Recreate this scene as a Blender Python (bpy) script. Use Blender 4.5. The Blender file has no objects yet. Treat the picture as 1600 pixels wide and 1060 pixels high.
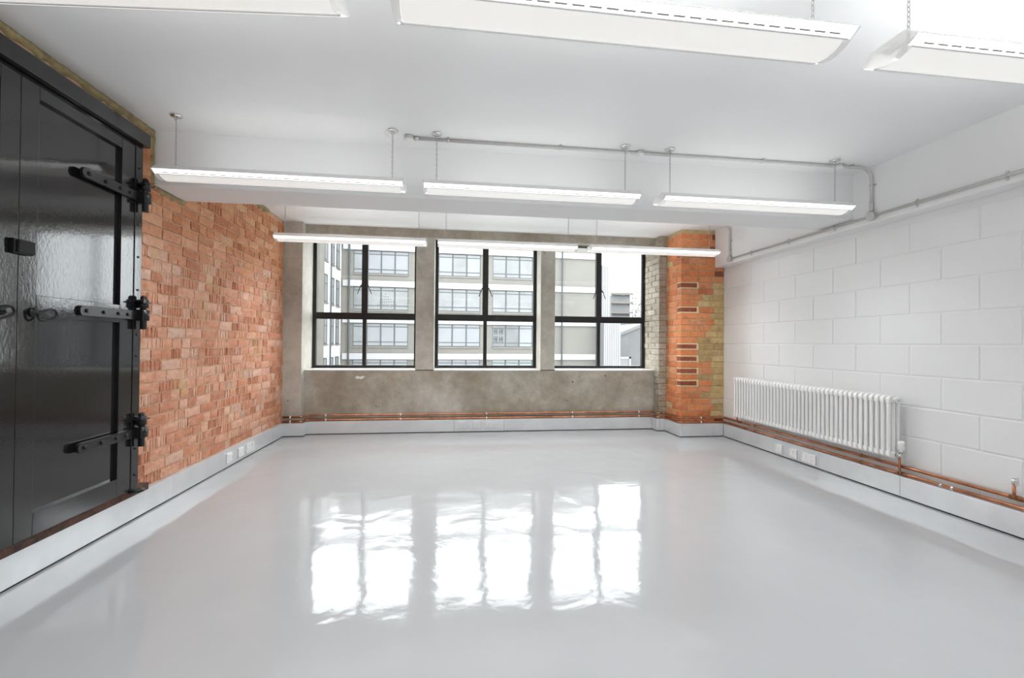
import bpy, bmesh, math, random
from mathutils import Vector, Matrix
random.seed(7)
R = math.radians
SC = bpy.context.scene
COL = SC.collection

# ---------------------------------------------------------------- camera, sky, exposure
cam_d = bpy.data.cameras.new('camera')
cam_d.sensor_width = 36.0
cam_d.lens = 16.0
cam_d.clip_start = 0.05
cam_d.clip_end = 400
cam = bpy.data.objects.new('camera', cam_d)
COL.objects.link(cam)
SC.camera = cam
yaw, pitch, roll = R(7.4986), R(0.5474), R(0.4941)
Fv = Vector((math.sin(yaw)*math.cos(pitch), math.cos(yaw)*math.cos(pitch), math.sin(pitch)))
Rv = Vector((math.cos(yaw), -math.sin(yaw), 0))
Uv = Rv.cross(Fv)
R2 = Rv*math.cos(roll) + Uv*math.sin(roll)
U2 = -Rv*math.sin(roll) + Uv*math.cos(roll)
cam.matrix_world = Matrix(((R2.x, U2.x, -Fv.x, 0), (R2.y, U2.y, -Fv.y, 0), (R2.z, U2.z, -Fv.z, 1.1153), (0, 0, 0, 1)))

SKY = 7.2
LAMP_UP = (4.8, 0.6, 2.0, 4.8, 4.0)   # watts of the upward tubes, row by row
LAMP_DOWN = (4.8, 5.2, 7.6, 4.8, 4.8)   # watts of the downward beams added under the baskets, row by row
LAMP_BASKET = 0.62     # radiance of the lit perforated basket
LAMP_WING = 2.2
world = bpy.data.worlds.new('overcast_sky')
SC.world = world
world.use_nodes = True
bg = world.node_tree.nodes['Background']
bg.inputs['Color'].default_value = (0.94, 0.97, 1.0, 1)
bg.inputs['Strength'].default_value = SKY
SC.view_settings.view_transform = 'Standard'
SC.view_settings.look = 'None'
SC.view_settings.gamma = 1.0
SC.view_settings.use_curve_mapping = False
SC.view_settings.exposure = 0.22
SC.cycles.max_bounces = 10
SC.cycles.diffuse_bounces = 8
SC.cycles.transparent_max_bounces = 16

# ---------------------------------------------------------------- helpers
def srgb(r, g, b):
    f = lambda c: (c/255/12.92) if c/255 <= 0.04045 else ((c/255+0.055)/1.055)**2.4
    return (f(r), f(g), f(b), 1)

class Nodes:
    def __init__(s, name):
        s.m = bpy.data.materials.new(name)
        s.m.use_nodes = True
        s.nt = s.m.node_tree
        s.b = s.nt.nodes['Principled BSDF']
        s.out = s.nt.nodes['Material Output']
    def n(s, t, **kw):
        nd = s.nt.nodes.new(t)
        for k, v in kw.items():
            setattr(nd, k, v)
        return nd
    def l(s, a, b):
        s.nt.links.new(a, b)
    def setin(s, nd, key, v):
        if hasattr(v, 'is_linked') or isinstance(v, bpy.types.NodeSocket):
            s.l(v, nd.inputs[key])
        else:
            nd.inputs[key].default_value = v
    def pos(s):
        return s.n('ShaderNodeNewGeometry').outputs['Position']
    def noise(s, scale, detail=4, rough=0.55, vec=None, dist=0.0):
        nd = s.n('ShaderNodeTexNoise')
        nd.inputs['Scale'].default_value = scale
        nd.inputs['Detail'].default_value = detail
        nd.inputs['Roughness'].default_value = rough
        nd.inputs['Distortion'].default_value = dist
        s.l(vec if vec is not None else s.pos(), nd.inputs['Vector'])
        return nd.outputs['Fac']
    def scale(s, vec, v):
        nd = s.n('ShaderNodeVectorMath', operation='MULTIPLY')
        s.l(vec, nd.inputs[0]); nd.inputs[1].default_value = v
        return nd.outputs[0]
    def ramp(s, fac, stops, interp='LINEAR'):
        nd = s.n('ShaderNodeValToRGB')
        cr = nd.color_ramp; cr.interpolation = interp
        while len(cr.elements) < len(stops):
            cr.elements.new(0.5)
        for e, (p, c) in zip(cr.elements, stops):
            e.position = p
            e.color = c if hasattr(c, '__len__') else (c, c, c, 1)
        s.l(fac, nd.inputs['Fac'])
        return nd.outputs['Color']
    def mix(s, fac, a, b, mode='MIX'):
        nd = s.n('ShaderNodeMix', data_type='RGBA', blend_type=mode)
        s.setin(nd, 0, fac)
        for i, v in ((6, a), (7, b)):
            if isinstance(v, bpy.types.NodeSocket): s.l(v, nd.inputs[i])
            else: nd.inputs[i].default_value = v
        return nd.outputs[2]
    def math(s, op, a, b=0.0):
        nd = s.n('ShaderNodeMath', operation=op)
        for i, v in ((0, a), (1, b)):
            if isinstance(v, bpy.types.NodeSocket): s.l(v, nd.inputs[i])
            else: nd.inputs[i].default_value = v
        return nd.outputs[0]
    def bump(s, h, strength, dist=0.01):
        nd = s.n('ShaderNodeBump')
        nd.inputs['Strength'].default_value = strength
        nd.inputs['Distance'].default_value = dist
        s.l(h, nd.inputs['Height'])
        s.l(nd.outputs[0], s.b.inputs['Normal'])
    def base(s, c): s.setin(s.b, 'Base Color', c)
    def rough(s, v): s.setin(s.b, 'Roughness', v)

M = {}
def simple(name, col, rough=0.5, metal=0.0, nscale=None, namt=0.06, bump=None, coat=0.0):
    k = Nodes(name)
    if nscale:
        f = k.noise(nscale, 4)
        d = tuple(max(0, c*(1-namt)) for c in col[:3])+(1,)
        u = tuple(min(1, c*(1+namt)) for c in col[:3])+(1,)
        k.base(k.ramp(f, [(0.3, d), (0.7, u)]))
        if bump: k.bump(k.noise(bump[0], 3), bump[1], bump[2])
    else:
        k.base(col)
    k.rough(rough)
    k.b.inputs['Metallic'].default_value = metal
    if coat: k.b.inputs['Coat Weight'].default_value = coat
    M[name] = k.m
    return k

def make_materials():
    simple('white_plaster', (0.855, 0.865, 0.87, 1), 0.55, nscale=1.5, namt=0.012, bump=(9, 0.12, 0.01))
    simple('white_block_paint', (0.825, 0.835, 0.84, 1), 0.42, nscale=2.0, namt=0.012, bump=(60, 0.10, 0.003))
    simple('white_gloss', (0.90, 0.90, 0.895, 1), 0.25)
    simple('white_plastic', (0.86, 0.86, 0.85, 1), 0.3)
    simple('grey_plastic_mark', (0.30, 0.30, 0.30, 1), 0.5)
    simple('grey_plate', (0.80, 0.81, 0.82, 1), 0.36, 0.3)
    simple('conduit_grey', (0.62, 0.62, 0.61, 1), 0.32, 0.35, nscale=20, namt=0.05)
    simple('conduit_white', (0.72, 0.72, 0.71, 1), 0.4)
    simple('chain_steel', (0.45, 0.45, 0.44, 1), 0.3, 0.85)
    simple('chrome', (0.75, 0.75, 0.74, 1), 0.15, 1.0)
    simple('black_iron', (0.008, 0.008, 0.009, 1), 0.32, nscale=40, namt=0.2, bump=(60, 0.2, 0.003))
    simple('black_frame', (0.012, 0.011, 0.010, 1), 0.35, nscale=8, namt=0.2)
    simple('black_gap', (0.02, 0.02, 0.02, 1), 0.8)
    simple('slot_dark', (0.42, 0.41, 0.40, 1), 0.8)
    simple('white_sill', (0.80, 0.80, 0.78, 1), 0.4, nscale=6, namt=0.06)
    # floor: light grey epoxy, glossy with brushed ripples
    k = Nodes('floor_epoxy')
    f = k.noise(0.9, 5, 0.55)
    k.base(k.ramp(f, [(0.3, (0.395, 0.403, 0.413, 1)), (0.7, (0.425, 0.433, 0.443, 1))]))
    r1 = k.noise(2.2, 4, 0.6)
    k.rough(k.ramp(r1, [(0.3, 0.055), (0.75, 0.11)]))
    w1 = k.noise(3.0, 2, 0.4, dist=0.8)
    w2 = k.noise(38, 2, 0.5)
    h = k.math('ADD', w1, k.math('MULTIPLY', w2, 0.07))
    k.bump(h, 0.075, 0.05)
    k.b.inputs['IOR'].default_value = 1.42
    M['floor_epoxy'] = k.m
    # galvanised steel trunking
    k = Nodes('galvanised')
    f = k.noise(5, 4)
    c = k.ramp(f, [(0.25, (0.76, 0.78, 0.80, 1)), (0.75, (0.87, 0.89, 0.91, 1))])
    k.base(c)
    k.b.inputs['Metallic'].default_value = 0.6
    k.rough(k.ramp(k.noise(12, 3), [(0.3, 0.315), (0.7, 0.40)]))
    M['galvanised'] = k.m
    # copper
    k = Nodes('copper')
    f = k.noise(9, 5, 0.6)
    k.base(k.ramp(f, [(0.3, (0.30, 0.115, 0.055, 1)), (0.55, (0.52, 0.225, 0.125, 1)), (0.8, (0.66, 0.34, 0.21, 1))]))
    k.b.inputs['Metallic'].default_value = 0.9
    k.rough(0.3)
    M['copper'] = k.m
    simple('copper_dark', (0.30, 0.14, 0.07, 1), 0.45, 0.8, nscale=30, namt=0.3)
    # black gloss door paint, brush-marked
    k = Nodes('black_gloss_paint')
    p = k.pos()
    b1 = k.noise(1.0, 4, 0.65, vec=k.scale(p, (48, 48, 30)))
    b2 = k.noise(130, 3, 0.6)
    k.base(k.ramp(k.noise(3, 4), [(0.3, (0.008, 0.008, 0.009, 1)), (0.7, (0.018, 0.018, 0.019, 1))]))
    k.rough(k.ramp(k.noise(6, 4), [(0.3, 0.05), (0.8, 0.09)]))
    k.bump(k.math('ADD', b1, k.math('MULTIPLY', b2, 0.25)), 0.085, 0.006)
    k.b.inputs['Coat Weight'].default_value = 0.3
    k.b.inputs['Coat Roughness'].default_value = 0.06
    M['black_gloss_paint'] = k.m
    # rusty threshold
    k = Nodes('rusty_steel')
    f = k.noise(18, 6, 0.7)
    k.base(k.ramp(f, [(0.35, (0.03, 0.022, 0.02, 1)), (0.6, (0.13, 0.055, 0.035, 1)), (0.75, (0.22, 0.08, 0.04, 1))]))
    k.rough(0.7)
    M['rusty_steel'] = k.m
    # concrete
    def concrete(name, warm, dark):
        k = Nodes(name)
        p = k.pos()
        f1 = k.noise(1.7, 6, 0.62)
        f2 = k.noise(9, 5, 0.65)
        f3 = k.noise(70, 3, 0.6)
        c1 = k.ramp(f1, [(0.28, dark), (0.5, warm), (0.72, (0.60, 0.575, 0.515, 1))])
        c2 = k.mix(0.45, c1, k.ramp(f2, [(0.3, 0.22), (0.7, 0.55)]), 'OVERLAY')
        c3 = k.mix(0.15, c2, k.ramp(f3, [(0.3, 0.2), (0.7, 0.7)]), 'OVERLAY')
        pits = k.ramp(k.noise(26, 2, 0.5), [(0.73, 0.0), (0.76, 1.0)])
        c4 = k.mix(k.math('MULTIPLY', pits, 0.55), c3, (0.55, 0.52, 0.46, 1))
        dk = k.ramp(k.noise(21, 2, 0.5, vec=k.scale(p, (1, 1.3, 1.1))), [(0.24, 1.0), (0.27, 0.0)])
        k.base(k.mix(k.math('MULTIPLY', dk, 0.6), c4, (0.10, 0.085, 0.065, 1)))
        k.rough(k.ramp(f2, [(0.3, 0.45), (0.7, 0.75)]))
        k.bump(k.math('ADD', f2, k.math('MULTIPLY', f3, 0.3)), 0.35, 0.01)
        M[name] = k.m
    concrete('concrete', (0.42, 0.375, 0.30, 1), (0.31, 0.265, 0.20, 1))
    concrete('concrete_grey', (0.54, 0.515, 0.45, 1), (0.43, 0.40, 0.335, 1))
    # bricks
    def brick(name, stops, smear, smear_amt, bloom, bloom_amt, bscale=26, bump=0.5):
        k = Nodes(name)
        p = k.pos()
        g = k.n('ShaderNodeNewGeometry')
        oi = k.n('ShaderNodeObjectInfo')
        rnd = k.math('FRACT', k.math('ADD', oi.outputs['Random'], g.outputs['Random Per Island']))
        c = k.ramp(rnd, stops)
        f = k.noise(bscale, 5, 0.65)
        c = k.mix(0.5, c, k.ramp(f, [(0.3, 0.28), (0.7, 0.72)]), 'OVERLAY')
        if name != 'brick_red':        # soot and old mortar staining on the pier and jamb
            st = k.ramp(k.noise(11, 6, 0.75, dist=0.6), [(0.34, 1.0), (0.47, 0.0)])
            c = k.mix(k.math('MULTIPLY', st, 0.55), c, (0.20, 0.125, 0.06, 1))
            sp = k.ramp(k.noise(46, 3, 0.6), [(0.60, 0.0), (0.72, 1.0)])
            c = k.mix(k.math('MULTIPLY', sp, 0.45), c, (0.72, 0.55, 0.35, 1))
        s1 = k.noise(2.6 if name == 'brick_red' else 6.0, 5, 0.7)
        sm = k.ramp(s1, [(0.58, 0.0), (0.70, 1.0)])
        c = k.mix(k.math('MULTIPLY', sm, smear_amt), c, smear)
        b1 = k.noise(7.5, 5, 0.7, vec=k.scale(p, (1, 1, 1.6)))
        bl = k.ramp(b1, [(0.5, 0.0), (0.72, 1.0)])
        c = k.mix(k.math('MULTIPLY', bl, bloom_amt), c, bloom)
        if name == 'brick_red':        # the upper courses are an oranger brick
            sx = k.n('ShaderNodeSeparateXYZ'); k.l(p, sx.inputs[0])
            zz = k.math('ADD', sx.outputs[2], k.math('MULTIPLY', s1, 0.6))
            c = k.mix(1.0, c, k.ramp(k.math('MULTIPLY', zz, 0.4), [(0.78, (1, 1, 1, 1)), (0.92, (0.97, 0.90, 0.70, 1))]), 'MULTIPLY')
        k.base(c)
        k.rough(0.8)
        k.bump(k.math('ADD', f, k.math('MULTIPLY', k.noise(120, 3), 0.3)), bump, 0.008)
        M[name] = k.m
    brick('brick_red', [(0.0, (0.47, 0.185, 0.10, 1)), (0.2, (0.55, 0.228, 0.125, 1)), (0.45, (0.60, 0.275, 0.160, 1)), (0.7, (0.64, 0.32, 0.205, 1)), (0.9, (0.68, 0.39, 0.28, 1)), (1.0, (0.60, 0.39, 0.30, 1))],
          (0.52, 0.37, 0.15, 1), 0.65, (0.74, 0.47, 0.36, 1), 0.6)
    brick('brick_orange', [(0.0, (0.56, 0.165, 0.065, 1)), (0.35, (0.74, 0.235, 0.085, 1)), (0.7, (0.76, 0.27, 0.11, 1)), (1.0, (0.70, 0.29, 0.15, 1))],
          (0.62, 0.38, 0.12, 1), 0.5, (0.80, 0.46, 0.28, 1), 0.35)
    brick('brick_yellow', [(0.0, (0.40, 0.26, 0.11, 1)), (0.4, (0.62, 0.44, 0.20, 1)), (0.8, (0.68, 0.50, 0.25, 1)), (1.0, (0.50, 0.36, 0.20, 1))],
          (0.64, 0.48, 0.19, 1), 0.5, (0.68, 0.56, 0.35, 1), 0.4)
    brick('brick_dark', [(0.0, (0.24, 0.050, 0.022, 1)), (1.0, (0.34, 0.080, 0.036, 1))],
          (0.28, 0.09, 0.05, 1), 0.3, (0.36, 0.13, 0.08, 1), 0.4)
    brick('brick_whitewash', [(0.0, (0.31, 0.265, 0.20, 1)), (0.5, (0.42, 0.375, 0.305, 1)), (1.0, (0.47, 0.43, 0.365, 1))],
          (0.36, 0.26, 0.15, 1), 0.6, (0.58, 0.55, 0.49, 1), 0.5, 40, 0.7)
    def mortar(name, a, b):
        k = Nodes(name)
        f = k.noise(14, 6, 0.7)
        k.base(k.ramp(f, [(0.3, a), (0.7, b)]))
        k.rough(0.9)
        k.bump(k.noise(60, 4), 0.6, 0.01)
        M[name] = k.m
    mortar('mortar', (0.50, 0.29, 0.185, 1), (0.68, 0.46, 0.32, 1))
    mortar('mortar_yellow', (0.46, 0.34, 0.17, 1), (0.66, 0.52, 0.30, 1))
    mortar('mortar_green', (0.20, 0.155, 0.075, 1), (0.50, 0.40, 0.20, 1))
    mortar('brick_groove', (0.16, 0.065, 0.035, 1), (0.26, 0.11, 0.06, 1))  # groove bottoms coloured dark, in place of the shade in deep slits
    mortar('mortar_pale', (0.74, 0.60, 0.34, 1), (0.82, 0.68, 0.42, 1))
    mortar('mortar_grey', (0.33, 0.29, 0.21, 1), (0.46, 0.42, 0.33, 1))
    # lit perforated basket of a strip light
    k = Nodes('lamp_basket')
    tc = k.n('ShaderNodeTexCoord').outputs['Object']
    sp = k.n('ShaderNodeSeparateXYZ'); k.l(tc, sp.inputs[0])
    a = k.math('SINE', k.math('MULTIPLY', sp.outputs[0], 1100.0))
    b = k.math('SINE', k.math('MULTIPLY', sp.outputs[1], 1100.0))
    hole = k.ramp(k.math('MULTIPLY', a, b), [(0.0, 0.84), (0.55, 1.0)])
    k.base((0.8, 0.8, 0.78, 1)); k.rough(0.4)
    k.l(k.mix(1.0, hole, (1.0, 0.985, 0.955, 1), 'MULTIPLY'), k.b.inputs['Emission Color'])
    k.b.inputs['Emission Strength'].default_value = LAMP_BASKET*0.72
    M['lamp_basket'] = k.m
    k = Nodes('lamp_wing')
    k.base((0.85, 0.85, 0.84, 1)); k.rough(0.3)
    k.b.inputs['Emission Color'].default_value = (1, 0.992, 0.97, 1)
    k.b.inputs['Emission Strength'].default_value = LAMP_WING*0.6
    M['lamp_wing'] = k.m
    k = Nodes('clear_acrylic')
    k.base((0.85, 0.85, 0.85, 1)); k.rough(0.15)
    k.b.inputs['Alpha'].default_value = 0.55
    M['clear_acrylic'] = k.m
    # window glass
    k = Nodes('window_glass')
    tr = k.n('ShaderNodeBsdfTransparent'); tr.inputs['Color'].default_value = (0.95, 0.965, 0.96, 1)
    gl = k.n('ShaderNodeBsdfGlossy'); gl.inputs['Roughness'].default_value = 0.01
    lw = k.n('ShaderNodeLayerWeight'); lw.inputs['Blend'].default_value = 0.5
    fr = k.math('ADD', k.math('MULTIPLY', k.math('POWER', lw.outputs['Facing'], 4.0), 0.45), 0.022)
    mx = k.n('ShaderNodeMixShader')
    k.l(fr, mx.inputs[0]); k.l(tr.outputs[0], mx.inputs[1]); k.l(gl.outputs[0], mx.inputs[2])
    k.l(mx.outputs[0], k.out.inputs['Surface'])
    M['window_glass'] = k.m
    # outdoors
    k = Nodes('street_brick')
    f1 = k.noise(0.5, 4); f2 = k.noise(1.0, 3, 0.6, vec=k.scale(k.pos(), (2.2, 2.2, 7.0)))
    c = k.ramp(f1, [(0.3, (0.118, 0.113, 0.103, 1)), (0.7, (0.131, 0.126, 0.115, 1))])
    k.base(k.mix(0.22, c, k.ramp(f2, [(0.3, 0.38), (0.7, 0.62)]), 'OVERLAY'))
    k.rough(0.9)
    k.b.inputs['Specular IOR Level'].default_value = 0.1
    M['street_brick'] = k.m
    simple('street_white', (0.270, 0.270, 0.268, 1), 0.7, nscale=0.6, namt=0.04)
    simple('street_render', (0.40, 0.40, 0.395, 1), 0.7, nscale=0.6, namt=0.03)
    simple('street_tower', (0.173, 0.174, 0.179, 1), 0.7, nscale=0.6, namt=0.04)
    simple('street_stone', (0.132, 0.125, 0.110, 1), 0.8, nscale=1.0, namt=0.08)
    simple('street_frame', (0.063, 0.067, 0.069, 1), 0.5)
    simple('street_pipe', (0.047, 0.051, 0.055, 1), 0.5)
    simple('street_concrete', (0.125, 0.126, 0.128, 1), 0.8, nscale=0.4, namt=0.1)
    simple('street_roof', (0.135, 0.136, 0.138, 1), 0.6, nscale=0.5, namt=0.08)
    simple('street_ground', (0.081, 0.081, 0.081, 1), 0.9, nscale=0.3, namt=0.1)
    simple('scaffold_tube', (0.080, 0.081, 0.084, 1), 0.5)
    simple('pane_blind', (0.138, 0.145, 0.152, 1), 0.35, nscale=1.2, namt=0.06)
    simple('pane_dim', (0.120, 0.123, 0.124, 1), 0.2, nscale=0.8, namt=0.15)
    simple('pane_dark', (0.074, 0.076, 0.078, 1), 0.15, nscale=0.8, namt=0.2)
    simple('pane_pale_green', (0.132, 0.154, 0.146, 1), 0.3)
    for nm in list(M):
        if nm.startswith('street_'): M[nm].node_tree.nodes['Principled BSDF'].inputs['Specular IOR Level'].default_value = 0.1
make_materials()

WL = {}     # world location of every unrotated object
class MB:
    """collects shapes in world (or thing-local) coordinates; build() links them as one mesh object"""
    def __init__(s):
        s.v = []; s.f = []; s.smooth = []
    def add(s, vs, fs, smooth=False):
        o = len(s.v)
        s.v += [tuple(v) for v in vs]
        for f in fs:
            s.f.append(tuple(i+o for i in f)); s.smooth.append(smooth)
        return s
    def box(s, a, b, bev=0.0):
        x0, y0, z0 = (min(a[i], b[i]) for i in range(3)); x1, y1, z1 = (max(a[i], b[i]) for i in range(3))
        if bev <= 0:
            vs = [(x, y, z) for z in (z0, z1) for y in (y0, y1) for x in (x0, x1)]
            s.add(vs, [(0, 2, 3, 1), (4, 5, 7, 6), (0, 1, 5, 4), (2, 6, 7, 3), (0, 4, 6, 2), (1, 3, 7, 5)])
        else:
            bm = bmesh.new()
            bmesh.ops.create_cube(bm, size=1)
            for v in bm.verts:
                v.co = Vector(((x0+x1)/2+v.co.x*(x1-x0), (y0+y1)/2+v.co.y*(y1-y0), (z0+z1)/2+v.co.z*(z1-z0)))
            bmesh.ops.bevel(bm, geom=list(bm.edges), offset=bev, segments=2, affect='EDGES', profile=0.6)
            bm.verts.index_update()
            s.add([v.co[:] for v in bm.verts], [[v.index for v in f.verts] for f in bm.faces])
            bm.free()
        return s
    def prism(s, pts, axis, a, b):
        """polygon pts in the plane across axis ('x': (y,z), 'y': (x,z), 'z': (x,y)), from a to b"""
        def P(p, t):
            return {'x': (t, p[0], p[1]), 'y': (p[0], t, p[1]), 'z': (p[0], p[1], t)}[axis]
        n = len(pts)
        vs = [P(p, a) for p in pts]+[P(p, b) for p in pts]
        fs = [tuple(range(n)), tuple(range(2*n-1, n-1, -1))]
        fs += [(i, i+n, (i+1) % n+n, (i+1) % n) for i in range(n)]
        return s.add(vs, fs)
    def tube(s, path, r, n=10, caps=True, smooth=True):
        pts = [Vector(p) for p in path]
        ring = []
        up = None
        for i, p in enumerate(pts):
            d = (pts[min(i+1, len(pts)-1)]-pts[max(i-1, 0)]).normalized()
            if up is None:
                up = Vector((0, 0, 1)) if abs(d.z) < 0.9 else Vector((1, 0, 0))
            a = (up-d*up.dot(d)).normalized(); up = a
            b = d.cross(a)
            ring.append([p+(a*math.cos(2*math.pi*k/n)+b*math.sin(2*math.pi*k/n))*(r[i] if hasattr(r, '__len__') else r) for k in range(n)])
        vs = [q[:] for rr in ring for q in rr]
        fs = []
        for i in range(len(pts)-1):
            for k in range(n):
                fs.append((i*n+k, i*n+(k+1) % n, (i+1)*n+(k+1) % n, (i+1)*n+k))
        s.add(vs, fs, smooth)
        if caps:
            o = len(s.v)-len(vs)
            s.f.append(tuple(o+k for k in range(n-1, -1, -1))); s.smooth.append(False)
            e = o+(len(pts)-1)*n
            s.f.append(tuple(e+k for k in range(n))); s.smooth.append(False)
        return s
    def loop(s, path, r, n=6):
        """closed tube"""
        pts = [Vector(p) for p in path]; m = len(pts)
        c = sum(pts, Vector())/m
        nrm = (pts[0]-c).cross(pts[m//4]-c).normalized()
        vs = []; fs = []
        for i, p in enumerate(pts):
            d = (pts[(i+1) % m]-pts[i-1]).normalized()
            a = nrm; b = d.cross(a).normalized()
            vs += [(p+(a*math.cos(2*math.pi*k/n)+b*math.sin(2*math.pi*k/n))*r)[:] for k in range(n)]
        for i in range(m):
            for k in range(n):
                j = (i+1) % m
                fs.append((i*n+k, i*n+(k+1) % n, j*n+(k+1) % n, j*n+k))
        return s.add(vs, fs, True)
    def lathe(s, prof, c, axis='z', n=16):
        """profile of (radius, height) turned round an axis through c"""
        vs = []; fs = []
        for r, h in prof:
            for k in range(n):
                x, y = r*math.cos(2*math.pi*k/n), r*math.sin(2*math.pi*k/n)
                q = {'z': (x, y, h), 'x': (h, x, y), 'y': (x, h, y)}[axis]
                vs.append((c[0]+q[0], c[1]+q[1], c[2]+q[2]))
        for i in range(len(prof)-1):
            for k in range(n):
                fs.append((i*n+k, i*n+(k+1) % n, (i+1)*n+(k+1) % n, (i+1)*n+k))
        fs.append(tuple(range(n-1, -1, -1)))
        e = (len(prof)-1)*n
        fs.append(tuple(e+k for k in range(n)))
        o = len(s.f)
        s.add(vs, fs, True)
        s.smooth[-1] = s.smooth[-2] = False
        return s
    def mesh(s, name, mat, off=(0, 0, 0)):
        me = bpy.data.meshes.new(name)
        me.from_pydata([(v[0]-off[0], v[1]-off[1], v[2]-off[2]) for v in s.v], [], s.f)
        me.polygons.foreach_set('use_smooth', s.smooth)
        bm = bmesh.new(); bm.from_mesh(me)
        bmesh.ops.recalc_face_normals(bm, faces=bm.faces)
        bm.to_mesh(me); bm.free()
        me.materials.append(M[mat])
        return me
    def build(s, name, mat, parent=None, local=False):
        off = (0, 0, 0) if (parent is None or local) else WL[parent.name]
        o = bpy.data.objects.new(name, s.mesh(name, mat, off))
        COL.objects.link(o)
        if parent is not None:
            o.parent = parent
            WL[o.name] = WL.get(parent.name, (0, 0, 0))
        else:
            WL[o.name] = (0, 0, 0)
        return o

def empty(name, loc, rz=0.0):
    o = bpy.data.objects.new(name, None)
    COL.objects.link(o)
    o.location = loc; o.rotation_euler = (0, 0, rz); o.empty_display_size = 0.1
    WL[o.name] = tuple(loc)
    return o
def tag(o, label=None, cat=None, group=None, kind=None):
    if label: o['label'] = label
    if cat: o['category'] = cat
    if group: o['group'] = group
    if kind: o['kind'] = kind
    return o
def rebase(o, p):
    """move a one-mesh thing's origin to p"""
    o.data.transform(Matrix.Translation(-Vector(p))); o.location = p; WL[o.name] = tuple(p)
    return o
def copy_tree(o, parent=None):
    c = o.copy(); COL.objects.link(c)
    if parent is not None: c.parent = parent
    for ch in [x for x in bpy.data.objects if x.parent == o]:
        copy_tree(ch, c)
    return c
def rounded(path, rad, seg=5):
    """round the corners of a polyline"""
    P = [Vector(p) for p in path]; out = [P[0]]
    for i in range(1, len(P)-1):
        a = (P[i-1]-P[i]); b = (P[i+1]-P[i])
        r = min(rad, a.length*0.49, b.length*0.49)
        s = P[i]+a.normalized()*r; e = P[i]+b.normalized()*r
        for k in range(seg+1):
            t = k/seg
            out.append(s*(1-t)**2+P[i]*2*t*(1-t)+e*t*t)
    out.append(P[-1])
    return out

# ---------------------------------------------------------------- room dimensions (metres)
XL, XR = -1.97, 3.342            # brick wall, block wall
YB, YW = 5.77, 6.10              # spandrel face, window plane
YC = 5.66                        # concrete column face by the brick wall
H, HF = 2.505, 2.535             # ceiling, ceiling of the window bay
YR = -3.2                        # wall behind the camera
SILL, LINTEL, HEAD = 0.778, 2.43, 2.478

# ---------------------------------------------------------------- the setting
def structure():
    tag(MB().box((XL-0.4, YR-0.2, -0.2), (XR+0.4, 6.3, 0)).build('floor', 'floor_epoxy'), 'pale grey glossy painted floor mirroring the windows', kind='structure')
    m = MB()
    m.box((XL-0.4, YR-0.2, H), (XR+0.4, 3.47, H+0.3)).box((XL-0.4, 3.47, HF), (XR+0.4, 6.4, HF+0.3))
    tag(m.build('ceiling', 'white_plaster'), 'flat white painted ceiling', kind='structure')
    tag(MB().box((XL-0.05, 3.29, 2.143), (XR+0.05, 3.64, H+0.1), 0.006).build('trim_1', 'white_plaster'), 'white painted downstand beam crossing the ceiling', kind='structure')
    tag(MB().box((3.216, YR, 2.072), (XR+0.1, 5.249, HF+0.1), 0.006).build('trim_2', 'white_plaster'), 'white boxed downstand along the top of the block wall', kind='structure')
    tag(MB().box((XL-0.3, YR-0.2, 0), (XR+0.3, YR, H)).build('wall_rear', 'white_plaster'), 'plain white wall behind the viewer', kind='structure')
structure()

def brick_face_mesh(name, L, Hh, keyed, seed, mat):
    """one brick, face towards +x at x=0, length along y, worn and jittered; keyed bricks carry upright grooves"""
    rg = random.Random(seed)
    D = 0.05
    if keyed:
        ys = [0.0]; xs = [0.0]
        n = 3 if L < 0.15 else rg.choice((4, 5))
        for i in range(n):
            c = L*(i+0.5)/n + rg.uniform(-.006, .006); w = rg.uniform(.004, .008)
            ys += [c-w, c-w*.55, c+w*.55, c+w]; dd = rg.uniform(.0055, .0075); xs += [0, -dd, -dd, 0]
        ys.append(L); xs.append(0.0); nz = 1
    else:
        n = 5 if L > 0.15 else 3
        ys = [L*i/n for i in range(n+1)]; xs = [0.0]*(n+1); nz = 3
    zs = [Hh*i/nz for i in range(nz+1)]
    verts = []; nx = len(ys)
    for j, z in enumerate(zs):
        for i, y in enumerate(ys):
            edge = i in (0, nx-1) or j in (0, nz)
            x = xs[i] + rg.uniform(-.0025, .0015) - (rg.uniform(0.001, 0.0040) if edge else 0)
            verts.append((x, y-L/2+(rg.uniform(-.003, .003) if edge else 0), z-Hh/2+(rg.uniform(-.003, .003) if edge else 0)))
    faces = [(j*nx+i, j*nx+i+1, (j+1)*nx+i+1, (j+1)*nx+i) for j in range(nz) for i in range(nx-1)]
    rim = [i for i in range(nx)]+[j*nx+nx-1 for j in range(1, nz+1)]+[nz*nx+i for i in range(nx-2, -1, -1)]+[j*nx for j in range(nz-1, 0, -1)]
    o = len(verts)
    for r_ in rim: verts.append((-D, verts[r_][1], verts[r_][2]))
    k = len(rim)
    for i in range(k):
        faces.append((rim[i], o+i, o+(i+1) % k, rim[(i+1) % k]))
    mb = MB(); mb.add(verts, faces)
    me = mb.mesh(name, mat)
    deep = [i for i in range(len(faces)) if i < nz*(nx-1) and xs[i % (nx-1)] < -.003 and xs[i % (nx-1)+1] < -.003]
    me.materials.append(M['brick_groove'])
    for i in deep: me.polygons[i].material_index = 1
    return me, verts, faces, deep

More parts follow.
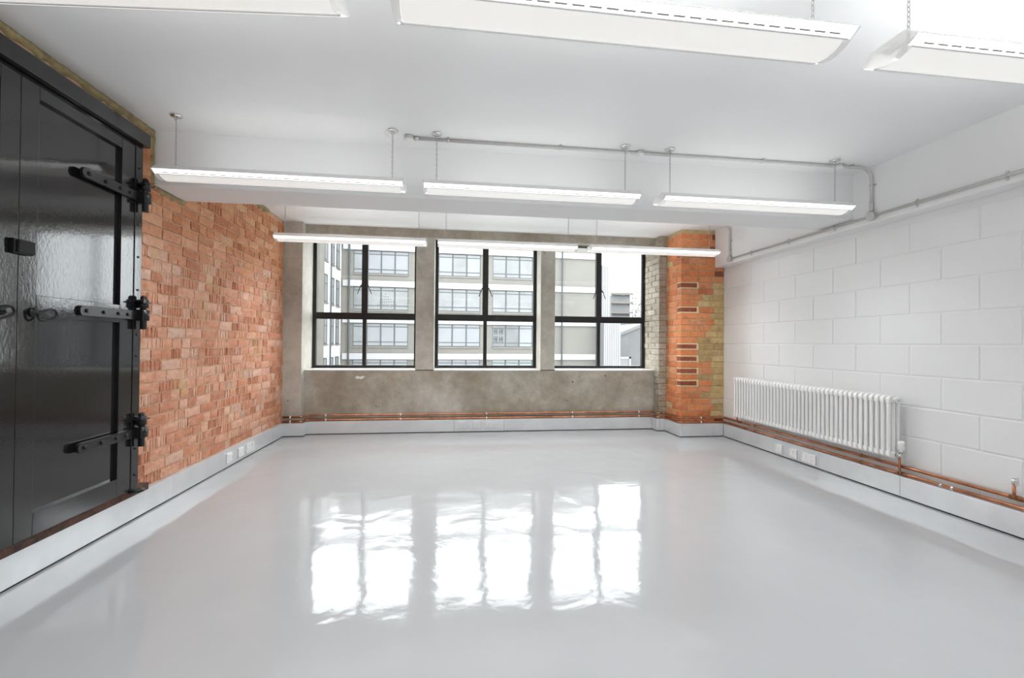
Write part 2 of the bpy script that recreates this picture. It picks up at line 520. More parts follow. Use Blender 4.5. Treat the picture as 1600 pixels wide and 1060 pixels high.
def left_wall():
    mb = MB()
    mb.box((XL-0.3, YR-0.2, 0), (XL-0.0088, 6.2, HF+0.1))
    wall = tag(mb.build('wall_left', 'mortar'), 'exposed red brick wall with worn grooved bricks', kind='structure')
    CH = 0.0748
    spots = []
    rg = random.Random(11)
    def course(z, y0, y1, mode, off):
        y = y0+off
        prev = y0
        while prev < y1-0.03:
            r_ = rg.random()
            if mode == 'h': L = 0.1025
            elif mode == 's': L = 0.213 if r_ < 0.8 else 0.1025
            else: L = 0.213 if r_ < 0.5 else 0.1025
            L = L if off == 0 else min(L, off)
            off = 0
            e = min(prev+L, y1)
            if e-prev > 0.04: spots.append((prev, e, z))
            prev = e+0.010
    nrow = int((HF-0.16)/CH)+1
    for r_ in range(nrow):
        z = 0.16+CH*(r_+0.5)
        if z+CH/2 > HF+0.01: break
        mode = ('m', 's', 'm', 'h')[r_ % 4] if z < 1.75 else ('h', 's', 's', 's')[r_ % 4]
        course(z, 3.075, YC, mode, rg.choice((0.05, 0.09, 0.11, 0.16)))
    for z in (2.418,):     # over the black doors
        course(z, 1.9, 3.07, 'h', 0.06)
    variants = {}
    def get(kind, L):
        key = (kind, L, rg.randrange(6))
        if key not in variants:
            variants[key] = brick_face_mesh('brick', L, 0.064, kind == 'k', hash(key[1:]) % 999+key[2]*31+(7 if kind == 'k' else 0), 'brick_red')
        return variants[key]
    cam_p = Vector((0, 0, 1.115))
    spots.sort(key=lambda s: (Vector((XL, (s[0]+s[1])/2, s[2]))-cam_p).length + (0.6 if s[2] > 2.15 and s[0] > 3.4 else 0))
    rest = MB(); grooves = []
    for i, (a, b, z) in enumerate(spots):
        L = b-a
        nomL = 0.213 if L > 0.15 else 0.1025
        mid = (a+b)/2
        pk = 0.42 if z < 1.72 else (0.12 if z < 2.3 else 0.3)
        me, vs, fs, deep = get('k' if rg.random() < pk else 'p', nomL)
        x = XL + rg.uniform(-.0035, .003); tilt = rg.uniform(-.006, .006)
        if i < 299:
            o = bpy.data.objects.new('brick', me); COL.objects.link(o); o.parent = wall
            o.location = (x, mid, z); o.scale = (1, L/nomL, 1); o.rotation_euler = (tilt, 0, 0)
        else:
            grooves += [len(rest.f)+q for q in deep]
            rest.add([(v[0]+x, mid+v[1]*L/nomL, z+v[2]) for v in vs], fs)
    # ragged fillets of old mortar where plaster meets brick
    def fillet(a, b, up):
        m = MB(); n_ = max(4, int((Vector(b)-Vector(a)).length/0.03)); r0 = random.Random(9)
        vs = []; fs = []
        for i in range(n_+1):
            p = Vector(a).lerp(Vector(b), i/n_)
            w = 0.038+r0.uniform(-.012, .016); d = 0.010+r0.uniform(-.004, .006)
            vs += [(XL-0.02, p.y, p.z), (XL+d*0.6, p.y, p.z), (XL+d, p.y+up[1]*w*0.5, p.z+up[2]*w*0.5), (XL-0.004, p.y+up[1]*w, p.z+up[2]*w), (XL-0.02, p.y+up[1]*w, p.z+up[2]*w)]
        for i in range(n_):
            for q in range(4): fs.append((i*5+q, i*5+q+1, (i+1)*5+q+1, (i+1)*5+q))
        m.add(vs, fs, True)
        m.build('mortar_fillet', 'mortar_green', wall)
    fillet((0, 1.9, H-0.001), (0, 3.288, H-0.001), (0, 0, -1))
    fillet((0, 3.288, H-0.03), (0, 3.288, 2.15), (0, -0.6, 0))
    fillet((0, 3.288, 2.142), (0, 3.642, 2.142), (0, 0, -0.8))
    fillet((0, 4.4, HF-0.001), (0, 5.2, HF-0.001), (0, 0, -1.3))
    ro = tag(rest.build('brick_courses', 'brick_red', wall), kind='stuff')
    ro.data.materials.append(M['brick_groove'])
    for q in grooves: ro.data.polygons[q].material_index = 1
left_wall()

def right_wall():
    mb = MB().box((XR+0.0042, YR-0.2, 0), (XR+0.4, 6.4, HF+0.1))
    wall = tag(mb.build('wall_right', 'white_block_paint'), 'white painted concrete block wall', kind='structure')
    meshes = {}
    def blk(L, Hh):
        key = (round(L, 3), round(Hh, 3))
        if key not in meshes:
            meshes[key] = MB().box((0, 0, 0), (0.05, L, Hh), 0.005).mesh('block', 'white_block_paint')
        return meshes[key]
    rg = random.Random(3)
    # courses, bed joints at 1.579 - 0.225 k
    for c in range(-2, 8):
        zb = 1.579-0.225*(c+1); zt = zb+0.225
        z0, z1 = max(zb, 0.02)+0.0045, zt-0.0045
        if z0 > 2.2: continue
        base = 3.39 if c % 2 == 0 else 3.62
        y = base-0.45*6
        while y < 5.6:
            a, b = max(y, 1.4)+0.0045, min(y+0.45, 5.45)-0.0045
            if b-a > 0.06:
                o = bpy.data.objects.new('block', blk(b-a, z1-z0)); COL.objects.link(o); o.parent = wall
                o.location = (XR+rg.uniform(-.0015, .0015), a, z0)
            y += 0.45
right_wall()

def back_wall():
    m = MB()
    m.box((XL-0.3, YB, 0), (2.72, YW+0.12, SILL-0.012))                       # spandrel
    m.box((XL-0.3, YB, LINTEL), (2.72, YB+0.11, HF+0.02)).box((XL-0.3, YB+0.1101, HEAD), (2.72, YW+0.12, HF+0.02))                     # lintel
    wall = tag(m.build('wall_back', 'concrete'), 'bare grey-brown concrete window wall with spandrel and lintel', kind='structure')
    MB().box((XL-0.05, YC, 0), (-1.763, YW+0.09, HF+0.02), 0.004).build('column', 'concrete_grey', wall)
    for a, b in ((-0.452, -0.226), (1.130, 1.318)):
        MB().box((a, YB-0.002, SILL-0.002), (b, YB+0.11, LINTEL+0.003), 0.003).box((a, YB+0.11, SILL-0.002), (b, YW+0.09, HEAD+0.01)).build('mullion_post', 'concrete_grey', wall)
    for a, b in ((-1.763, -0.452), (-0.226, 1.130), (1.318, 2.672)):
        MB().box((a, YB-0.004, SILL-0.014), (b, YW+0.02, SILL), 0.003).build('sill', 'white_sill', wall)
    MB().box((2.785, YW+0.055, 0), (XR+0.4, YW+0.12, HF)).build('outer_wall', 'concrete', wall)
    # a scab of white filler and a few fixings on the spandrel
    pts = [(-1.17, .685), (-1.15, .70), (-1.115, .692), (-1.075, .702), (-1.055, .69), (-1.075, .675), (-1.09, .66), (-1.13, .668), (-1.15, .662)]
    MB().prism(pts, 'y', YB-0.002, YB+0.01).build('filler_patch', 'white_sill', wall)
    for x, z in ((1.56, .62), (2.0, .70)):
        MB().lathe([(0.011, -0.003), (0.008, 0.01)], (x, YB, z), 'y', 8).build('fixing_hole', 'rusty_steel', wall)
back_wall()

def boxbrick(lx, ly, lz, seed):
    rg = random.Random(seed)
    bm = bmesh.new(); bmesh.ops.create_cube(bm, size=1)
    for v in bm.verts:
        v.co = Vector((v.co.x*lx+rg.uniform(-.002, .002), v.co.y*ly+rg.uniform(-.002, .002), v.co.z*lz+rg.uniform(-.002, .002)))
    bmesh.ops.bevel(bm, geom=list(bm.edges), offset=0.003, segments=1, affect='EDGES')
    bm.verts.index_update()
    mb = MB(); mb.add([v.co[:] for v in bm.verts], [[v.index for v in f.verts] for f in bm.faces]); bm.free()
    return mb

def pier():
    X0, X1, Y0, Y1 = 2.775, XR+0.02, 5.25, 5.66
    core = MB().box((X0+0.006, Y0+0.006, 0), (X1, Y1+0.5, HF+0.02))
    p = tag(core.build('wall_pier', 'mortar_yellow'), 'brick pier of orange, yellow and dark red bricks beside the white wall', kind='structure')
    cache = {}
    rg = random.Random(5)
    def put(x0, x1, y0, y1, z, mat, parent, jx=0.0, hz=0.0655):
        key = (round(x1-x0, 3), round(y1-y0, 3), mat, rg.randrange(3))
        if key not in cache:
            cache[key] = boxbrick(x1-x0, y1-y0, hz, rg.randrange(9999)).mesh('brick', mat)
        o = bpy.data.objects.new('brick', cache[key]); COL.objects.link(o); o.parent = parent
        o.location = ((x0+x1)/2+jx, (y0+y1)/2, z)
    CH = 0.0752
    n = int((HF-0.15)/CH)+1
    # dark bricks at heights read off the photo, by course
    darks = set()
    zc = lambda i: 0.155+CH*(i+0.5)
    for zt in (1.86, 1.565, 1.085, 0.93, 0.785, 0.64):
        darks.add(min(range(n), key=lambda i: abs(zc(i)-zt)))
    for i in range(n):
        z = zc(i)
        if z+0.03 > HF: break
        J = 0.009
        low = z < 0.42
        up = z > 1.92
        if i in darks or i % 2 == 1:
            mat = 'brick_dark' if i in darks else 'brick_orange'
            if i in darks:
                MB().box((X0-0.0005, Y0-0.0005, z-0.0405), (X0+0.233, Y0+0.10, z+0.0405), 0.003).build('mortar_bed', 'mortar_pale', p)
                put(X0-0.003, X0+0.205, Y0-0.003, Y0+0.09, z, mat, p, hz=0.052)
                xs = [X0+0.236, X0+0.236+rg.choice((0.17, 0.19)), X1-0.03]
            else:
                put(X0, X0+0.213, Y0, Y0+0.1025, z, mat, p)
                xs = [X0+0.213+J, X0+0.213+J+rg.choice((0.165, 0.195)), X1-0.03]
            put(xs[0], xs[1], Y0, Y0+0.1, z, 'brick_orange' if (rg.random() < 0.72 or low or up) else 'brick_yellow', p)
            put(xs[1]+J, xs[2], Y0, Y0+0.1, z, 'brick_yellow' if not up else 'brick_orange', p)
            put(X0, X0+0.1, Y0+0.1025+J, Y0+0.325, z, 'brick_orange', p)
            put(X0, X0+0.1, Y0+0.325+J, Y1-0.02, z, 'brick_orange' if rg.random() < .7 else 'brick_yellow', p)
        else:
            put(X0, X0+0.1025, Y0, Y0+0.213, z, 'brick_orange', p)
            a = X0+0.1025+J; b = a+rg.choice((0.15, 0.213)); 
            put(a, b, Y0, Y0+0.1, z, 'brick_orange', p)
            c = b+J+rg.choice((0.10, 0.13))
            put(b+J, c, Y0, Y0+0.1, z, 'brick_yellow' if (rg.random() < 0.75 and not up) else 'brick_orange', p)
            if X1-0.03-(c+J) > 0.03: put(c+J, X1-0.03, Y0, Y0+0.1, z, 'brick_yellow' if rg.random() < .85 and not up else 'brick_dark', p)
            put(X0, X0+0.1, Y0+0.213+J, Y1-0.02, z, 'brick_orange' if rg.random() < .7 else 'brick_yellow', p)
    # the set-back pale brick jamb between pier and window
    A0, A1, B0, B1 = 2.672, 2.775, 5.63, 6.15
    core = MB().box((A0+0.007, B0+0.007, 0), (A1+0.05, B1, HF+0.02))
    q = tag(core.build('wall_jamb', 'mortar_grey'), 'rough limewashed brick window jamb left of the pier', kind='structure')
    for i in range(n):
        z = zc(i)
        if z+0.03 > HF: break
        J = 0.010
        ys = [B0, B0+0.213, B0+0.213+J+0.213, B1] if i % 2 else [B0, B0+0.1025, B0+0.1025+J+0.213, B0+0.1025+2*J+0.426]
        for k in range(3):
            a = ys[k]+(J if k else 0); b = min(ys[k+1], B1)
            if b-a > 0.03:
                put(A0, A1+0.005, a, b, z, 'brick_whitewash', q, rg.uniform(-.004, .004))
pier()

def window(idx, x0, x1, xm, label):
    y0, y1 = YW-0.025, YW+0.025
    zt, zb = HEAD, SILL+0.004
    w = tag(MB().box((x0, y0, zb), (x0+0.042, y1, zt)).box((x1-0.042, y0, zb), (x1, y1, zt)).box((x0+0.042, y0, zb), (x1-0.042, y1, zb+0.034)).box((x0+0.042, y0, zt-0.035), (x1-0.042, y1, zt)).build('window_%d' % idx, 'black_frame'), label, kind='structure')
    MB().box((x0+0.042, y0-0.004, 1.408), (x1-0.042, y1, 1.492)).build('transom', 'black_frame', w)
    MB().box((xm-0.038, y0-0.008, 1.492), (xm+0.038, y1, zt-0.035)).build('casement_stile', 'black_frame', w)
    MB().box((xm-0.023, y0-0.002, zb+0.034), (xm+0.023, y1, 1.408)).build('mullion', 'black_frame', w)
    MB().box((x0+0.02, YB+0.115, HEAD-0.030), (x1-0.02, y0-0.002, HEAD-0.002)).build('head_box', 'black_frame', w)
    for a, b, c, d in ((x0+0.042, xm-0.038, 1.492, zt-0.035), (xm+0.038, x1-0.042, 1.492, zt-0.035), (x0+0.042, xm-0.023, zb+0.034, 1.408), (xm+0.023, x1-0.042, zb+0.034, 1.408)):
        MB().box((a-0.004, YW-0.003, c-0.004), (b+0.004, YW+0.003, d+0.004)).build('pane', 'window_glass', w)
    for s in (-1, 1):
        hm = MB()
        hm.tube([(xm+s*0.028, y0-0.012, 1.842), (xm+s*0.045, y0-0.024, 1.845), (xm+s*0.058, y0-0.028, 1.815), (xm+s*0.088, y0-0.026, 1.735)], [0.010, 0.009, 0.006, 0.0045], 8)
        hm.box((xm+s*0.012, y0-0.014, 1.825), (xm+s*0.04, y0-0.006, 1.87))
        hm.build('casement_handle', 'black_iron', w)
window(1, -1.763, -0.452, -1.124, 'black steel window beside the concrete column, white wing outside')
window(2, -0.226, 1.130, 0.436, 'middle black steel window between the two concrete posts')
window(3, 1.318, 2.672, 2.004, 'black steel window beside the brick pier, sky outside')

def baseboards():
    T = 0.158
    def run(name, label, panels, gap):
        base = MB()
        for a, b in gap: base.box(a, b)  # black strip put in for the shadow line under the panels
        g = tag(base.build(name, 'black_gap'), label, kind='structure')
        for a, b in panels:
            MB().box(a, b, 0.002).build('panel', 'galvanised', g)
        return g
    zb = 0.010
    xf = -1.942
    ys = [YR+0.01, -1.0, 1.0, 2.0, 3.502, 4.205, 5.610]
    run('baseboard_left', 'galvanised steel trunking skirting along the brick wall',
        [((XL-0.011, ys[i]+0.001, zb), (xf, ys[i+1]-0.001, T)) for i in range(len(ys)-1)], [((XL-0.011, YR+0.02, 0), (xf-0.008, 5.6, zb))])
    yr = [YR+0.01, -0.5, 1.2, 2.971, 3.724, 5.178]
    run('baseboard_right', 'galvanised steel trunking skirting along the white block wall',
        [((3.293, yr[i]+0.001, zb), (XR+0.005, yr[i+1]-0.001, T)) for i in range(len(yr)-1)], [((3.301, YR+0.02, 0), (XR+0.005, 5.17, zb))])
    pb = [((XL-0.011, 5.612, zb), (-1.715, YC-0.0005, T)), ((-1.7625, 5.6605, zb), (-1.7155, YB-0.0005, T)),
          ((-1.7145, 5.720, zb), (0.035, YB-0.0005, T)), ((0.037, 5.720, zb), (0.66, YB-0.0005, T)), ((0.662, 5.720, zb), (2.618, YB-0.0005, T)),
          ((2.62, 5.578, zb), (2.6655, YB-0.0005, T)), ((2.6665, 5.578, zb), (2.728, 5.6255, T)),
          ((2.729, 5.180, zb), (2.7705, 5.6255, T)), ((2.7715, 5.180, zb), (3.29, 5.2455, T))]
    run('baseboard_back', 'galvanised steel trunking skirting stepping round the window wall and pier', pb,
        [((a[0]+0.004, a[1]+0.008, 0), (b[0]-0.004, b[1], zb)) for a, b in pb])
baseboards()

# ---------------------------------------------------------------- black doors
def doors():
    XD = -1.900
    D = empty('door_1', (XL, 2.27, 0.16))
    tag(D, 'pair of tall glossy black painted timber doors with strap hinges', kind='structure')
    G = 'black_gloss_paint'
    # frame: hinge posts, head, threshold
    MB().box((XL-0.008, 3.002, 0.205), (XD+0.004, 3.066, 2.30), 0.003).build('frame_post', G, D)
    MB().box((XL-0.008, 1.474, 0.205), (XD+0.004, 1.538, 2.30), 0.003).build('frame_post', G, D)
    MB().box((XL-0.008, 1.44, 2.302), (XD+0.035, 3.085, 2.385), 0.004).build('frame_head', G, D)
    MB().box((XL-0.008, 1.40, 0.1585), (XL+0.045, 3.215, 0.204), 0.004).build('threshold', 'rusty_steel', D)
    for s in (1, -1):
        def Y(v): return 2.27+s*v
        def bx(a, b, c, d, e, f, bev=0.003):
            return MB().box((a, Y(c), e), (b, Y(d), f), bev)
        leaf = bx(XL+0.002, XD-0.019, 0.001, 0.730, 0.212, 2.298).build('door_leaf', G, D)
        for c, d, e, f, nm in ((0.001, 0.092, 0.212, 2.298, 'stile'), (0.624, 0.730, 0.212, 2.298, 'stile'),
                               (0.0925, 0.6235, 2.225, 2.298, 'rail'), (0.0925, 0.6235, 1.215, 1.318, 'rail'), (0.0925, 0.6235, 0.212, 0.316, 'rail')):
            bx(XD-0.0185, XD, c, d, e, f, 0.002).build(nm, G, leaf)
        for zc in (1.982, 1.266, 0.556):
            ol = [(Y(0.752), zc-0.026), (Y(0.752), zc+0.026)]
            for q in range(11):
                a_ = R(90+18*q)
                ol.append((Y(0.345+0.022*math.cos(a_)), zc+0.026*math.sin(a_)))
            h = MB().prism(ol, 'x', XD+0.0005, XD+0.015)
            hinge = h.build('strap_hinge', 'black_iron', D)
            for yb in (0.365, 0.482, 0.592, 0.668):
                MB().lathe([(0.011, 0.0), (0.011, 0.006), (0.006, 0.011)], (XD+0.014, Y(yb), zc), 'x', 6).build('bolt', 'black_iron', hinge)
            hp = MB()
            hp.lathe([(0.017, -0.085), (0.017, 0.11), (0.010, 0.12)], (XD+0.034, Y(0.772), zc), 'z', 12)
            hp.lathe([(0.030, -0.03), (0.030, 0.03)], (XD+0.034, Y(0.772), zc), 'z', 14)
            hp.lathe([(0.026, 0.045), (0.026, 0.095)], (XD+0.034, Y(0.772), zc), 'z', 14)
            hp.box((XD+0.004, Y(0.742), zc-0.033), (XD+0.05, Y(0.797), zc+0.033), 0.003)
            hp.box((XD+0.004, Y(0.735), zc+0.075), (XD+0.055, Y(0.81), zc+0.083))
            hp.build('hinge_pin', 'black_iron', hinge)
        for z in (0.30, 0.46, 1.02, 1.15, 1.42, 1.62, 1.82, 2.16):
            MB().lathe([(0.007, 0), (0.007, 0.005)], (XD+0.004, Y(0.765), z), 'x', 6).build('frame_bolt', 'black_iron', D)
        hd = MB()
        c = Vector((XD+0.018, Y(0.105), 1.228)); a = R(22)
        pts = []
        for i in range(24):
            t = 2*math.pi*i/24
            u = 0.036*math.copysign(abs(math.cos(t))**0.8, math.cos(t)); v = 0.023*math.copysign(abs(math.sin(t))**0.8, math.sin(t))
            pts.append((c.x+0.02+0.3*u, c.y+(u*math.cos(a)-v*math.sin(a)), c.z+u*math.sin(a)+v*math.cos(a)))
        hd.loop(pts, 0.0055, 8)
        ring = hd.build('ring_handle', 'black_iron', D)
        MB().lathe([(0.022, 0), (0.022, 0.008), (0.011, 0.012), (0.011, 0.03)], (XD, Y(0.075), 1.238), 'x', 14).build('boss', 'black_iron', ring)
        foot = MB().lathe([(0.04, 0), (0.04, 0.014), (0.02, 0.02)], (XD+0.01, Y(0.775), 0.196), 'z', 14).build('pivot_foot', 'black_iron', D)
    lock = MB().box((XD+0.0005, 2.2275, 1.49), (XD+0.02, 2.322, 1.555), 0.004).build('lock_case', 'black_iron', D)
    MB().box((XD+0.02, 2.240, 1.494), (XD+0.030, 2.318, 1.551), 0.003).build('lock_cover', 'black_gap', lock)
doors()

# ---------------------------------------------------------------- strip lights on chains
def chain_mesh(L):
    mb = MB(); n = int(L/0.0165)
    for i in range(n):
        z = L*(i+0.5)/n; pts = []
        for k in range(12):
            t = 2*math.pi*k/12
            u = 0.0045*math.cos(t); v = 0.0105*math.sin(t)
            pts.append((u, 0, z+v) if i % 2 else (0, u, z+v))
        mb.loop(pts, 0.0014, 4)
    return mb

def make_lamp(L=1.5, rise=0.342, up=1.0, down=1.0):
    t = empty('strip_light', (0, 0, 0))
    h = L/2
    n = 12
    prof = []
    for i in range(n+1):
        y = -0.066+0.132*i/n
        prof.append((y, -0.019*(1-(y/0.066)**2)))
    mb = MB()
    vs = []; fs = []
    for x in (-h+0.03, h-0.03):
        vs += [(x, y, z) for y, z in prof]+[(x, y, z+0.002) for y, z in prof]
    m = len(prof)
    for i in range(m-1):
        fs.append((i, i+1, 2*m+i+1, 2*m+i)); fs.append((m+i, m+i+1, 3*m+i+1, 3*m+i))
    mb.add(vs, fs, True)
    mb.build('perforated_basket', 'lamp_basket', t)
    for s in (-1, 1):
        w = MB().prism([(s*0.0675, -0.003), (s*0.101, 0.017), (s*0.101, 0.0195), (s*0.0675, 0.0)], 'x', -h+0.012, h-0.012).build('reflector_wing', 'lamp_wing', t)
        sl = MB(); k = 26
        for i in range(k):
            x = -h+0.05+(L-0.1)*(i+0.5)/k
            ym, zm = s*0.0785, 0.0030
            dy, dz = s*0.0016, 0.0010
            sl.prism([(ym-dy, zm-dz-0.0006), (ym+dy, zm+dz-0.0006), (ym+dy, zm+dz+0.001), (ym-dy, zm-dz+0.001)], 'x', x-0.019, x+0.019)
        sl.build('vent_slots', 'slot_dark', w)
        MB().prism([(s*0.064, -0.0045), (s*0.0695, -0.0045), (s*0.0695, 0.0), (s*0.064, 0.0)], 'x', -h+0.02, h-0.02).build('lip', 'grey_plate', t)
        MB().prism([(s*0.101, 0.0175), (s*0.1035, 0.0175), (s*0.062, 0.054), (s*0.060, 0.052)], 'x', -h+0.008, h-0.008).build('housing_side', 'white_gloss', t)
    MB().box((-h+0.06, -0.02, 0.010), (h-0.06, 0.02, 0.035)).build('gear_tray', 'white_gloss', t)
    for s in (-1, 1):
        pts = [(y, z-0.001) for y, z in prof]+[(0.101, 0.0165), (0.060, 0.0535), (-0.060, 0.0535), (-0.101, 0.0165)]
        a, b = sorted((s*(h-0.029), s*(h-0.004)))
        MB().prism(pts, 'x', a, b).build('end_cap', 'clear_acrylic', t)
        x = s*(h-0.088)
        c = chain_mesh(rise-0.015)
        c.v = [(v[0]+x, v[1], v[2]+0.045) for v in c.v]
        c.build('chain', 'chain_steel', t)
        zt = rise+0.042
        r_ = MB().lathe([(0.032, 0.0), (0.036, -0.004), (0.030, -0.010), (0.010, -0.013)], (x, 0, zt), 'z', 18)
        pts = [(x+0.011*math.cos(q), 0, zt-0.019+0.011*math.sin(q)) for q in [2*math.pi*k/12 for k in range(12)]]
        r_.loop(pts, 0.002, 5)
        r_.build('ceiling_rose', 'chrome', t)
        MB().box((x-0.02, -0.062, 0.045), (x+0.02, 0.062, 0.051)).build('hanger_bar', 'chain_steel', t)
    ld = bpy.data.lights.new('tube_light', 'AREA')
    ld.shape = 'RECTANGLE'; ld.size = L-0.16; ld.size_y = 0.03
    ld.energy = up/2; ld.color = (0.965, 0.99, 1.0); ld.spread = R(150)
    for s in (-1, 1):
        lo = bpy.data.objects.new('tube_light', ld); COL.objects.link(lo)
        lo.parent = t; lo.location = (0, s*0.012, 0.044); lo.rotation_euler = (math.pi-s*R(42), 0, 0)
    ld = bpy.data.lights.new('louvre_light', 'AREA')  # area light added below the basket, beam narrowed to stay out of view
    ld.shape = 'RECTANGLE'; ld.size = L-0.1; ld.size_y = 0.11
    ld.energy = down; ld.color = (0.965, 0.99, 1.0); ld.spread = R(112)
    lo = bpy.data.objects.new('louvre_light', ld); COL.objects.link(lo)
    lo.parent = t; lo.location = (0, 0, -0.0215)
    return t
def lamps():
    rows = [(1.385, 2.119, H, (-1.07, 0.548, 2.22)), (3.045, 2.119, H, (-1.05, 0.538, 2.172)), (4.765, 2.126, HF, (-1.003, 0.578, 2.196)), (-0.30, 2.119, H, (-1.05, 0.54, 2.17)), (-1.95, 2.119, H, (-1.05, 0.54, 2.17))]  # last two rows are unseen, added behind the camera for their light
    labels = [
        ['white perforated strip light cut off by the top left of the picture', 'large perforated white strip light with slotted edge, nearest overhead', 'nearest-row white strip light cut off by the top right edge'],
        ['white strip light beside the brick wall, in front of the ceiling beam', 'middle white strip light hanging in front of the ceiling beam', 'white strip light in front of the beam, nearest the white block wall'],
        ['small strip light before the window beside the concrete column', 'small strip light across the top of the middle window', 'small strip light in front of the brick pier and end window'],
        ['strip light behind the viewer on the brick wall side'] * 3, ['strip light at the back of the room behind the viewer'] * 3]
    proto = {}
    for r_, (y, z, hh, xs) in enumerate(rows):
        key = (round(hh-z, 3), LAMP_UP[r_], LAMP_DOWN[r_])
        for c, x in enumerate(xs):
            if key not in proto:
                o = make_lamp(1.478, hh-z-0.0425, LAMP_UP[r_], LAMP_DOWN[r_]); proto[key] = o
            else:
                o = copy_tree(proto[key])
            o.location = (x, y, z)
            o.rotation_euler = (0, 0, 0)
            if r_ == 0 and c == 0:            # this one hangs a little askew
                o.location = (x, y+0.055, z); o.rotation_euler = (0, 0, R(-5.0))
            lab = labels[r_][c]
            if r_ == 3: lab = 'strip light hanging just behind the viewer, ' + ('brick wall side', 'middle', 'block wall side')[c]
            if r_ == 4: lab = 'strip light farthest behind the viewer, ' + ('brick wall side', 'middle', 'block wall side')[c]
            tag(o, lab, 'strip light', 'white strip lights hung on chains in rows')
lamps()

# ---------------------------------------------------------------- conduits
def saddle(mb_parent, p, axis, r=0.0105, mat='conduit_grey', wall=(0, 0, 1)):
    m = MB()
    ax = {'x': 0, 'y': 1, 'z': 2}[axis]
    a = [-0.007]*3; b = [0.007]*3
    for i in range(3):
        if i != ax:
            a[i] = -r-0.005; b[i] = r+0.005
    # a strap round the tube with two ears against the surface
    ring = []
    o = [i for i in range(3) if i != ax]
    for t in (-0.008, 0.008):
        q = [0, 0, 0]; q[ax] = t; ring.append(tuple(p[i]+q[i] for i in range(3)))
    m.tube(ring, r+0.0035, 12)
    e0 = list(a); e1 = list(b)
    w = [i for i in o if wall[i] != 0][0]; v = [i for i in o if i != w][0]
    e0[v] = -r-0.018; e1[v] = r+0.018
    e0[w], e1[w] = sorted((wall[w]*(r-0.001), wall[w]*(r+0.004)))
    m.box([p[i]+e0[i] for i in range(3)], [p[i]+e1[i] for i in range(3)])
    return m.build('saddle', mat, mb_parent)
def jbox(parent, c, axis, r=0.032, d=0.03, mat='conduit_grey', lid='white_plastic'):
    s = -1
    b = MB().lathe([(r, 0.0), (r, s*d*0.72)], c, axis, 18).build('junction_box', mat, parent)
    MB().lathe([(r+0.002, s*d*0.722), (r+0.002, s*d*0.95), (r-0.004, s*d)], c, axis, 18).build('lid', lid, b)
    return b
def conduits():
    r = 0.0105
    z = H-0.0145; y = 3.115; xw = 3.2015
    t = empty('ceiling_conduit', (-0.30, y, z))
    tag(t, 'grey steel conduit along the ceiling before the beam, bending down the downstand', 'conduit')
    MB().tube(rounded([(-0.27, y, z), (xw, y, z), (xw, y, 2.16)], 0.10, 8), r, 12).build('tube', 'conduit_grey', t)
    jbox(t, (-0.30, y, H-0.0005), 'z'); jbox(t, (1.325, y, H-0.0005), 'z'); jbox(t, (2.92, y, H-0.0005), 'z')
    for x in (-0.04, 0.74, 2.28, 3.02): saddle(t, (x, y, z), 'x', r, 'conduit_grey', (0, 0, 1))
    saddle(t, (xw, y, 2.36), 'z', r, 'conduit_grey', (1, 0, 0))
    MB().tube([(xw, y, 2.16), (xw, y, 2.235)], r+0.004, 12).build('coupler', 'conduit_grey', t)
    MB().tube([(-0.262, y, z), (-0.235, y, z)], r+0.004, 12).build('coupler', 'conduit_grey', t)
    for x0, x1 in ((-0.45, -0.33), (1.19, 1.30), (2.88, 2.92)):
        MB().tube([(x0, 3.05, H-0.02), (x0*0.6+x1*0.4, 3.06, H-0.055), (x1, 3.085, H-0.05), (x1+0.01, 3.1, H-0.03)], 0.0028, 6).build('flex', 'white_plastic', t)
    # along the downstand
    zc = 2.122
    w = empty('wall_conduit', (xw, 3.1, zc))
    tag(w, 'long grey steel conduit running along the downstand above the block wall', 'conduit')
    MB().tube([(xw, 4.905, zc), (xw, YR+0.05, zc)], r, 12).build('tube', 'conduit_grey', w)
    jbox(w, (3.2155, y, zc), 'x', 0.034, 0.032, 'conduit_grey', 'conduit_grey')
    jbox(w, (3.2155, 4.925, zc), 'x', 0.034, 0.032, 'conduit_grey', 'conduit_grey')
    for yy in (4.555, 4.0, 3.465, 2.775, 2.255, 1.6): saddle(w, (xw, yy, zc), 'y', r, 'conduit_grey', (1, 0, 0))
    # window bay
    zr = HF-0.0145; yr = 4.925
    b = empty('ceiling_conduit', (-0.28, yr, zr))
    tag(b, 'thin conduit beyond the beam on the window bay ceiling, bending down by the pier', 'conduit')
    MB().tube(rounded([(-0.25, yr, zr), (xw, yr, zr), (xw, yr, 2.16)], 0.10, 8), r, 10).build('tube', 'conduit_grey', b)
    jbox(b, (-0.28, yr, HF-0.0005), 'z'); jbox(b, (1.35, yr, HF-0.0005), 'z')
    saddle(b, (xw, yr, 2.33), 'z', r, 'conduit_grey', (1, 0, 0))
    MB().tube([(xw, yr, 2.155), (xw, yr, 2.22)], r+0.004, 12).build('coupler', 'conduit_grey', b)
conduits()

